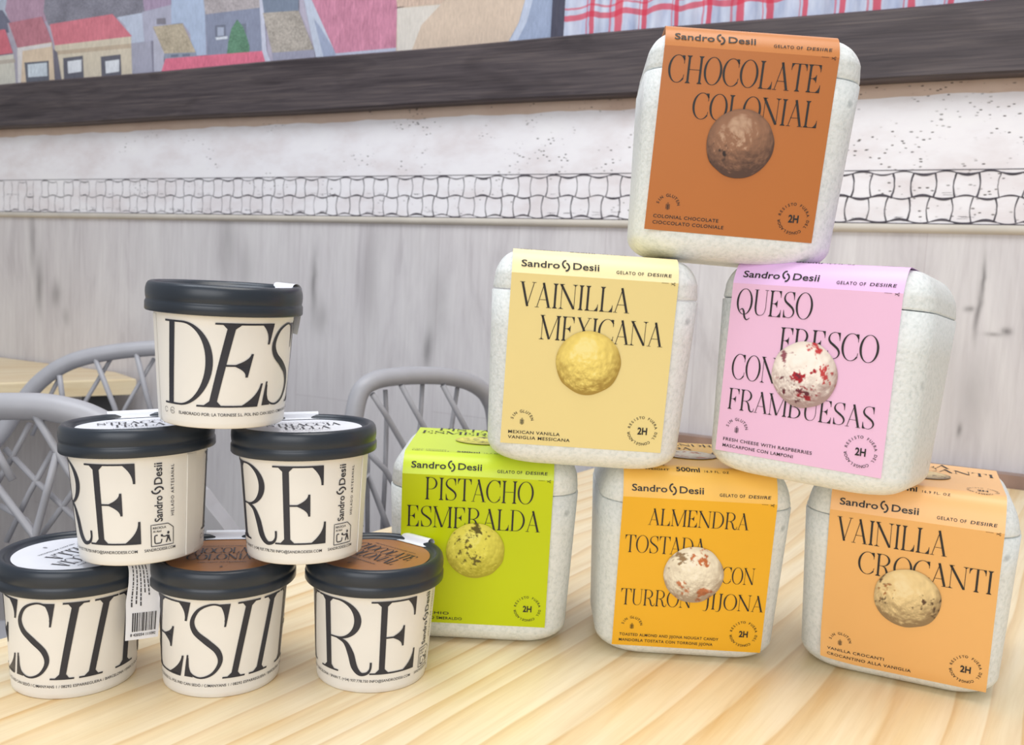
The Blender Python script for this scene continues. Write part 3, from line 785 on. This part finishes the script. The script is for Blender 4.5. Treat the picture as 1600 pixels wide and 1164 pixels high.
# ------------------------------------------------------------------ wall, floor, trims
WM = Matrix(((WD.x, WN.x, 0, W0.x), (WD.y, WN.y, 0, W0.y), (0, 0, 1, 0), (0, 0, 0, 1)))     # local X along the wall, Y away from room, Z up
SL, SR = -2.6, 1.7
Z_MB, Z_FB, Z_FT, Z_BB, Z_BT = [None]*5
def zfit(pts): return sum(wall_pt(*p)[1] for p in pts)/len(pts)
Z_BT = zfit([(0, 141.7), (560, 97.3), (1009, 57.7), (1300, 32.5), (1600, 10.8)])
Z_BB = zfit([(0, 198.5), (560, 170.4), (985, 148), (1343, 128), (1600, 114.8)])
Z_FT = zfit([(0, 278), (560, 278), (976, 275), (1322, 267.8), (1600, 262.4)])
Z_FB = zfit([(0, 327), (560, 339.5), (970, 347), (1310, 349.3), (1600, 350.8)])
Z_MB = zfit([(0, 336.7), (560, 349), (970, 359), (1308, 362.7), (1600, 363.8)])
mb = MB()
mb.add([(SL, 0, -.75), (SR, 0, -.75), (SR, 0, Z_MB), (SL, 0, Z_MB)], [[0, 1, 2, 3]], 0)
mb.add([(SL, -.002, Z_MB), (SR, -.002, Z_MB), (SR, -.002, 1.9), (SL, -.002, 1.9)], [[0, 1, 2, 3]], 1)
mb.add([(SL, .12, -.75), (SR, .12, -.75), (SR, .12, 1.9), (SL, .12, 1.9)], [[3, 2, 1, 0]], 1)
# ochre-tinted plaster band under the beam, its lower edge uneven
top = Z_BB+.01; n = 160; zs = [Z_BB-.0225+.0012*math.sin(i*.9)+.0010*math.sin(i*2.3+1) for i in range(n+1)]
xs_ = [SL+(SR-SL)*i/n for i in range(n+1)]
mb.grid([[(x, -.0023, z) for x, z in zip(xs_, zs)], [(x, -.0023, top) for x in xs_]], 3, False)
# hand painted frieze of two rows of bulging tiles
zt, zb = Z_FT-.004, Z_FB+.003; zm = (zt+zb)/2; PW = .0262; rng = random.Random(5)
def stroke(pts, ws):
    v, f = ribbon(pts, ws); mb.add([(p[0], -.0024, p[1]) for p in v], f, 2)
for i in range(int((SR-SL)/PW)):
    s = SL+i*PW; fade = .6+.4*min(1, max(0, (s+1.0)/1.0))
    for r, (z1, z2) in enumerate(((zt, zm), (zm, zb))):
        sg = 1 if (i+r) % 2 else -1
        n = 9; w0 = rng.uniform(.0010, .0021)*fade
        stroke([(s+sg*.0028*math.sin(math.pi*k/n)-.002*(z1-zt)/(zb-zt)*4+rng.uniform(-.0003, .0003), z1+(z2-z1)*k/n) for k in range(n+1)], [w0*(.7+.6*abs(k/n-.5)*2) for k in range(n+1)])
    for q, z in enumerate((zt, zm, zb)):
        sg = 1 if (i+q) % 2 else -1; w0 = rng.uniform(.0012, .0028)*fade; n = 8
        if s < -.9 and rng.random() < .35: continue
        stroke([(s+PW*k/n, z+sg*.0026*math.sin(math.pi*k/n)) for k in range(n+1)], [w0*(.6+.8*math.sin(math.pi*k/n)) for k in range(n+1)])
    if rng.random() < .5:
        for k in range(3):
            x = s+rng.uniform(.004, .012); z = rng.choice((zb+.004, zm+.004, zb+.007))+rng.uniform(-.001, .002)
            stroke([(x, z), (x+rng.uniform(.006, .018), z+rng.uniform(-.0006, .0006))], [.0004, .0003])
for z in (Z_FT, Z_FB): stroke([(SL+(SR-SL)*k/40, z) for k in range(41)], [.0011 if z == Z_FT else .0014]*41)
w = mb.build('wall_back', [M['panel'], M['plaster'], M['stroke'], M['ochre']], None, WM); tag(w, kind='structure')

mb = MB()       # small half-round moulding under the frieze
rows = []
zc = (Z_MB+Z_FB)/2-.0005; hh = (Z_FB-Z_MB)/2
for s in np.linspace(SL, SR, 30): rows.append([(s, -.002, zc+hh), (s, -.005, zc+hh*.95), (s, -.0075, zc+hh*.4), (s, -.0075, zc-hh*.3), (s, -.005, zc-hh*.9), (s, 0, zc-hh)])
mb.grid(rows, 0, True); tag(mb.build('trim_2', M['moulding'], None, WM), kind='structure')
mb = MB()
th = .032
zz0, zz1 = Z_BB-.006, Z_BT+.004
prof = [(-.002, zz0), (-th+.003, zz0), (-th, zz0+.003), (-th, zz1-.003), (-th+.003, zz1), (-.002, zz1)]
# the front face is what the photo shows: correct its heights for standing proud of the wall
for s in [0]: pass
mb.grid([[(s, y, z+.0009*math.sin(s*9+z*40)) for y, z in prof] for s in np.linspace(SL, SR, 60)], 0, False)
beam = mb.build('trim_1', M['beam'], None, WM); tag(beam, kind='structure')
b0 = wall_pt(1010, 700)[0]; mb = MB(); mb.box(((b0+1.35)/2, -.012, .006), ((1.35-b0)/2, .0115, .011)); tag(mb.build('trim_3', M['batten'], None, WM), kind='structure')
mb = MB(); mb.add([(-3, -2.5, -.75), (3, -2.5, -.75), (3, 3.5, -.75), (-3, 3.5, -.75)], [[0, 1, 2, 3]]); tag(mb.build('floor', M['floor']), kind='structure')

# ------------------------------------------------------------------ mural
MU = []
def mp(name, col, pts, var=.10, scale=(60, 60, 14)): MU.append((name, col, pts, var, scale))
mp('haze', (168, 160, 182), [(-90, -60), (880, -60), (880, 82), (-90, 160)])
mp('sky', (170, 180, 200), [(-90, -60), (30, -60), (26, 2), (8, 28), (-90, 20)])
mp('slate', (86, 88, 112), [(-90, 14), (4, 16), (16, 34), (32, 50), (-90, 56)])
mp('mauve_roof', (166, 126, 152), [(20, -50), (76, -50), (80, 32), (66, 34), (30, 38), (16, 34), (8, 16)], .16)
mp('thatch_dark', (104, 102, 118), [(75, -50), (222, -50), (232, 10), (222, 22), (186, 28), (76, 40), (68, 18)], .34, (90, 90, 60))
mp('mauve_roof', (150, 126, 158), [(216, -50), (274, -50), (268, 10), (226, 17)], .16)
mp('pale_wall', (178, 188, 212), [(183, 27), (223, 20), (227, 65), (205, 68), (196, 40)])
mp('grey_wall', (158, 158, 182), [(222, 19), (270, 7), (270, 42), (242, 44), (243, 64), (226, 68)])
mp('dark_glass', (106, 102, 116), [(245, 29), (259, 28), (260, 38), (245, 38)])
mp('blue_wall', (158, 176, 208), [(268, -50), (318, -50), (323, 86), (300, 88), (298, 54), (286, 36), (268, 38)])
mp('red_roof', (204, 96, 112), [(78, 38), (176, 22), (206, 56), (204, 60), (86, 72)], .14)
mp('cream_wall', (206, 192, 168), [(86, 71), (205, 57), (208, 126), (84, 140)])
mp('tan_band', (182, 160, 134), [(87, 80), (206, 68), (206, 75), (87, 86)])
mp('shadow_paint', (86, 82, 98), [(84, 76), (90, 82), (98, 132), (86, 138)])
for dx in (0, 59):
    mp('dark_frame', (68, 68, 82), [(99+dx, 91-dx*.04), (130+dx, 87-dx*.03), (132+dx, 133-dx*.06), (101+dx, 137-dx*.06)])
    mp('pane_white', (220, 224, 234), [(106+dx, 96), (128+dx, 93), (128+dx, 112), (107+dx, 115)], .12)
mp('grey_edge', (160, 154, 172), [(12, 36), (18, 36), (30, 74), (31, 142), (24, 142), (22, 84)])
mp('dull_red_roof', (176, 96, 112), [(14, 36), (66, 26), (74, 44), (82, 66), (28, 75)], .18)
mp('peach_wall', (216, 190, 160), [(28, 75), (82, 66), (87, 136), (31, 142)])
mp('pale_band', (218, 212, 212), [(28, 75), (81, 67), (81, 73), (36, 80), (33, 142), (29, 142)])
mp('dark_frame', (70, 74, 88), [(39, 98), (77, 95), (78, 130), (42, 131)])
mp('pane_white', (196, 208, 222), [(44, 101), (74, 98), (75, 119), (45, 121)], .2)
mp('red_roof', (204, 84, 102), [(-90, 56), (9, 46), (21, 83), (-90, 98)], .14)
mp('cream_wall', (204, 200, 186), [(-90, 98), (22, 85), (27, 142), (-90, 156)])
mp('tan_band', (176, 164, 150), [(-90, 104), (24, 92), (25, 98), (-90, 110)])
mp('grey_wall', (148, 148, 170), [(206, 68), (240, 64), (242, 124), (208, 127)])
mp('dark_line', (108, 106, 128), [(237, 64), (240, 64), (243, 124), (240, 124)])
mp('grey_edge', (168, 168, 188), [(240, 44), (258, 80), (256, 122), (242, 124)])
mp('straw_roof', (168, 152, 126), [(240, 42), (286, 37), (307, 82), (258, 84)], .26, (80, 80, 40))
mp('slate', (120, 130, 152), [(258, 84), (307, 82), (308, 91), (258, 93)])
mp('dark_frame', (82, 92, 116), [(268, 86), (280, 85), (280, 89), (268, 90)]); mp('dark_frame', (82, 92, 116), [(286, 85), (298, 84), (298, 88), (286, 89)])
mp('dusk_wall', (112, 120, 148), [(322, 22), (408, 11), (412, 82), (325, 88)])
mp('straw_roof', (158, 148, 152), [(314, -50), (400, -50), (410, 12), (322, 23)], .22, (80, 80, 40))
mp('dark_frame', (84, 90, 112), [(337, 40), (354, 39), (354, 62), (338, 63)]); mp('pane_white', (150, 160, 186), [(341, 43), (351, 43), (351, 56), (341, 57)])
mp('pane_white', (204, 212, 226), [(338, 59), (357, 57), (357, 61), (339, 63)]); mp('dark_frame', (88, 96, 116), [(377, 38), (386, 37), (386, 60), (378, 60)])
mp('tree_green', (58, 108, 78), [(372, 31), (381, 42), (387, 58), (391, 72), (391, 82), (356, 85), (358, 66), (363, 45)], .3, (60, 60, 60))
mp('pink_roof', (214, 86, 116), [(260, 92), (412, 80), (417, 92), (420, 112), (250, 124)], .16)
mp('pale_wall', (186, 190, 212), [(404, -50), (414, 18), (418, 80), (430, 110), (420, 111), (411, 80)])
mp('slate', (92, 106, 130), [(404, -50), (468, -50), (468, 19), (414, 21)])
mp('stone_roof', (148, 138, 128), [(412, 21), (468, 17), (492, 78), (427, 83)], .34, (70, 70, 60))
mp('grey_wall', (132, 132, 156), [(427, 83), (492, 78), (496, 104), (428, 110)])
mp('blue_wall', (176, 186, 208), [(466, -50), (478, -50), (526, 82), (526, 101), (498, 104)])
mp('shade_blue', (134, 146, 178), [(492, 30), (500, 40), (526, 82), (526, 101), (510, 102)])
mp('rose_roof', (182, 102, 132), [(466, -50), (622, -50), (622, 76), (526, 84)], .2, (70, 70, 12))
mp('blue_wall', (164, 170, 194), [(526, 84), (622, 75), (626, 94), (526, 101)])
mp('sand_wall', (194, 170, 148), [(622, 14), (640, 10), (832, -50), (832, 76), (620, 96)], .1)
mp('sand_pale', (204, 196, 186), [(622, 14), (690, 8), (660, 40), (640, 92), (622, 95)], .08)
mp('straw_roof', (192, 162, 142), [(616, -50), (760, -50), (690, 6), (622, 12)], .2)
mp('curtain_blue', (126, 142, 176), [(836, -50), (872, -50), (868, 78), (786, 84), (812, 36)], .1)
mp('curtain_pale', (170, 182, 208), [(834, -50), (848, -50), (824, 36), (801, 81), (788, 83), (814, 34)], .1)
mb = MB(); mats = []; idx = {}
for i, (nm, col, pts, var, sc) in enumerate(MU):
    if (nm, col) not in idx: idx[(nm, col)] = len(mats); mats.append(paint_mat(nm, srgb(*[min(255, 255-(255-c_)*.80) for c_ in col]), var*1.5, sc))
    q = [wall_pt(*p, off=.004) for p in pts]; y = -.004-i*.00006
    mb.add([(s, y, z) for s, z in q], [list(range(len(q)))], idx[(nm, col)])
mural = mb.build('wall_mural', mats, None, WM)
tag(mural, 'painted mural of village houses with red and straw roofs above the dark beam', 'mural')
def wlp(x, y): return wall_pt(x, y)
# dark upright between the mural and the checked curtain
s0 = wlp(867, 40)[0]; s1 = wlp(891, 40)[0]
mb = MB()
zt_ = wlp(880, -60)[1]
mb.grid([[(s0, -.002, z), (s0, -.014, z), (s0+.008, -.016, z), (s0+.012, -.013, z), (s1-.002, -.014, z), (s1, -.012, z), (s1, -.002, z)] for z in np.linspace(Z_BT-.02, zt_, 6)], 0, False)
k = paint_mat('upright', srgb(76, 76, 92), .14, (60, 60, 8)); tag(mb.build('trim_4', k, None, WM), kind='structure')

# checked curtain: gathered cloth with woven red lines
def cloth_mat():
    k = NT('checked_cotton', .8, .15)
    uv = k.n('ShaderNodeUVMap'); sp = k.n('ShaderNodeSeparateXYZ'); k.l(uv.outputs[0], sp.inputs[0])
    nz = k.math('MULTIPLY', k.math('SUBTRACT', k.noise(k.coord(), 30, 3), .5), .006)
    col = k.ramp(k.noise(k.coord((8, 8, 2)), 9, 4), [(.3, srgb(170, 180, 206)), (.7, srgb(210, 216, 232))])
    def band(src, per, pos, half):
        v = k.math('ADD', src, nz); fr = k.math('FRACT', k.math('DIVIDE', k.math('ADD', v, 10*per-pos+per/2), per))
        d = k.math('MULTIPLY', k.math('ABSOLUTE', k.math('SUBTRACT', fr, .5)), per)
        return k.ramp(k.math('DIVIDE', d, half*2), [(.42, (1, 1, 1)), (.58, (0, 0, 0))])
    for src, per, pos, half, st in ((sp.outputs['X'], .0466, .0, .0044, .85), (sp.outputs['X'], .0466, -.0095, .0012, .6), (sp.outputs['Y'], .105, .0, .0045, .8), (sp.outputs['Y'], .105, .014, .0016, .65)):
        col = k.mix(k.math('MULTIPLY', band(src, per, pos, half), st), col, srgb(206, 62, 84))
    k.color(col); return k.m
sA, sB = s1-.004, SR-.3
zlo = Z_BT-.012; zhi = wlp(1300, -80)[1]+.12
nS, nZ = 420, 10; V = []; UV = []
ref_s = wlp(969, 40)[0]; ref_z = wlp(925, 27)[1]
for i in range(nS+1):
    s = sA+(sB-sA)*i/nS
    for j in range(nZ+1):
        z = zlo+(zhi-zlo)*j/nZ
        y = -.011-.0060*math.sin(s*2*math.pi/.062+.6*math.sin(s*21))-.0016*math.sin(s*2*math.pi/.027+1.3)
        V.append((s, y, z)); UV.append((s-ref_s+.002*math.sin(s*2*math.pi/.062), z-ref_z+.004*math.sin(s*2*math.pi/.062)))
me_f = [[i*(nZ+1)+j, (i+1)*(nZ+1)+j, (i+1)*(nZ+1)+j+1, i*(nZ+1)+j+1] for i in range(nS) for j in range(nZ)]
mb = MB(); mb.add(V, me_f, 0, True); cur = mb.build('checked_curtain', cloth_mat(), None, WM)
uvl = cur.data.uv_layers.new(name='UVMap')
for lp in cur.data.loops: uvl.data[lp.index].uv = UV[lp.vertex_index]
tag(cur, 'white curtain with red checked lines gathered above the dark beam', 'curtain')

# ------------------------------------------------------------------ lattice chairs
def chair(px_top, ztop, yaw, frame, rods_front, rods_back, side, label, extra=None, rad=.0115, rr=.0034):
    p0 = on_plane(*px_top, Vector((0, 0, ztop)), Vector((0, 0, 1)))
    d = Vector((math.cos(yaw), math.sin(yaw), 0)); n = Vector((-d.y, d.x, 0))        # n points away from the viewer
    m = Matrix(((d.x, n.x, 0, p0.x), (d.y, n.y, 0, p0.y), (0, 0, 1, -.75), (0, 0, 0, 1)))
    root = empty('lattice_armchair', mat=m); tag(root, label, 'chair', 'grey lattice chairs by the tables')
    def q(x, y, off=0.0):
        p = on_plane(x, y, p0+n*off, n); r = p-p0; return Vector((r.dot(d), off, p.z+.75))
    pts = catmull([q(*p) for p in frame], 8)
    mb = MB(); mb.tube(pts, rad, 14); mb.build('back_frame', M['chair'], root)
    for group, off, rad2 in ((rods_front, -.006, rr*1.15), (rods_back, .007, rr*.9)):
        for a in group:
            mb = MB(); mb.tube([q(*p, off) for p in a], rad2, 8); mb.build('lattice_rod', M['chair'], root)
    xs = [p[0] for p in pts]; xc = (min(xs)+max(xs))/2 if side is None else side[0]; hw = (max(xs)-min(xs))/2 if side is None else side[1]
    f = -1 if side is None else side[2]
    # seat and four legs below the frame
    mb = MB(); rows = []
    for z, i in ((.435, .02), (.43, 0), (.452, 0), (.458, .02)):
        rows.append(ring(hw-i, min(0, f*.42)+i, max(0, f*.42)-i, .06, z))
    mb.grid([[(p[0]+xc, p[1], p[2]) for p in r] for r in rows], 0, True, True, True, True); mb.build('seat', M['chair'], root)
    for a in (-1, 1):
        for b in (0.02, .40):
            mb = MB(); mb.tube([(xc+a*(hw-.03), f*b, .44), (xc+a*(hw-.005), f*(b+(.03 if b > .1 else -.03)), .0)], [.014, .010], 10); mb.build('leg', M['chair'], root)
        mb = MB(); end = [p for p in (pts[0], pts[-1])][0 if a < 0 else 1]
        mb.tube([end, (xc+a*(hw-.02), 0, .44)], rad, 10); mb.build('back_post', M['chair'], root)
    if extra:
        mb = MB(); P = [q(*p) for p in extra]; n_ = len(P)
        mb.grid([[(p.x, -.012, p.z) for p in P], [(p.x, .012, p.z) for p in P]], 0, False, True, True, True); mb.build('armrest', M['chair'], root)
    return root
ZC = .11
chair((656, 587), ZC, R(42), [(556, 900), (551, 820), (549, 740), (551, 680), (555, 640), (565, 609), (587, 594), (617, 588.5), (656, 586.5), (694, 588), (727, 595), (749, 606), (763, 622), (772, 650), (775, 720), (772, 820)],
      [[(582, 616), (604, 650), (640, 712), (668, 760)], [(627, 602), (663, 668), (716, 752)], [(692, 602), (727, 668), (772, 745)], [(556, 688), (602, 734), (640, 800)], [(553, 762), (575, 742), (597, 800), (612, 840)]],
      [[(602, 609), (604, 655), (602, 735), (597, 835)], [(660, 600), (656, 668), (640, 780)], [(715, 603), (705, 672), (680, 780)], [(575, 700), (574, 745), (574, 860)]],
      None, 'grey lattice chair between the cup pyramid and the lime green box')
chair((213, 546), ZC, R(8), [(-75, 760), (-40, 722), (0, 680), (22, 648), (51, 608), (79, 583), (107, 567), (138, 557), (178, 550), (213, 546), (245, 544), (290, 545), (340, 550), (385, 570), (415, 610), (428, 680), (425, 760)],
      [[(148, 558), (178, 634), (192, 676)], [(213, 552), (229, 617), (250, 690)], [(93, 586), (97, 617), (110, 690)], [(280, 552), (306, 640), (320, 720)], [(340, 556), (370, 650), (380, 720)]],
      [[(176, 556), (137, 621), (108, 672)], [(241, 560), (198, 633), (165, 700)], [(95, 586), (79, 617), (50, 680)], [(300, 552), (262, 640), (235, 700)], [(380, 580), (330, 660), (300, 720)]],
      None, 'grey lattice chair in front of the far pine table, behind another chair')
chair((50, 637), ZC-.004, R(-4), [(-190, 900), (-185, 790), (-160, 690), (-110, 648), (-60, 637), (0, 635), (40, 635), (67, 636), (100, 641), (140, 653), (180, 676), (215, 712), (240, 770), (255, 860), (258, 930)],
      [[(54, 646), (80, 690), (106, 734), (150, 800)], [(90, 706), (72, 774), (54, 840), (44, 880)], [(-40, 715), (0, 766), (51, 834), (80, 870)], [(-40, 646), (0, 715), (20, 750)]],
      [[(47, 662), (24, 706), (0, 747), (-30, 800)], [(8, 701), (60, 755), (114, 806), (150, 840)], [(82, 706), (46, 770), (10, 846)], [(130, 745), (106, 780), (68, 832), (50, 860)], [(0, 790), (40, 812), (60, 840)]],
      None, 'grey lattice chair nearest the cups at the left edge', [(296, 752), (318, 768), (334, 790), (352, 812), (374, 842), (376, 870), (296, 870)], .0118, .0029)
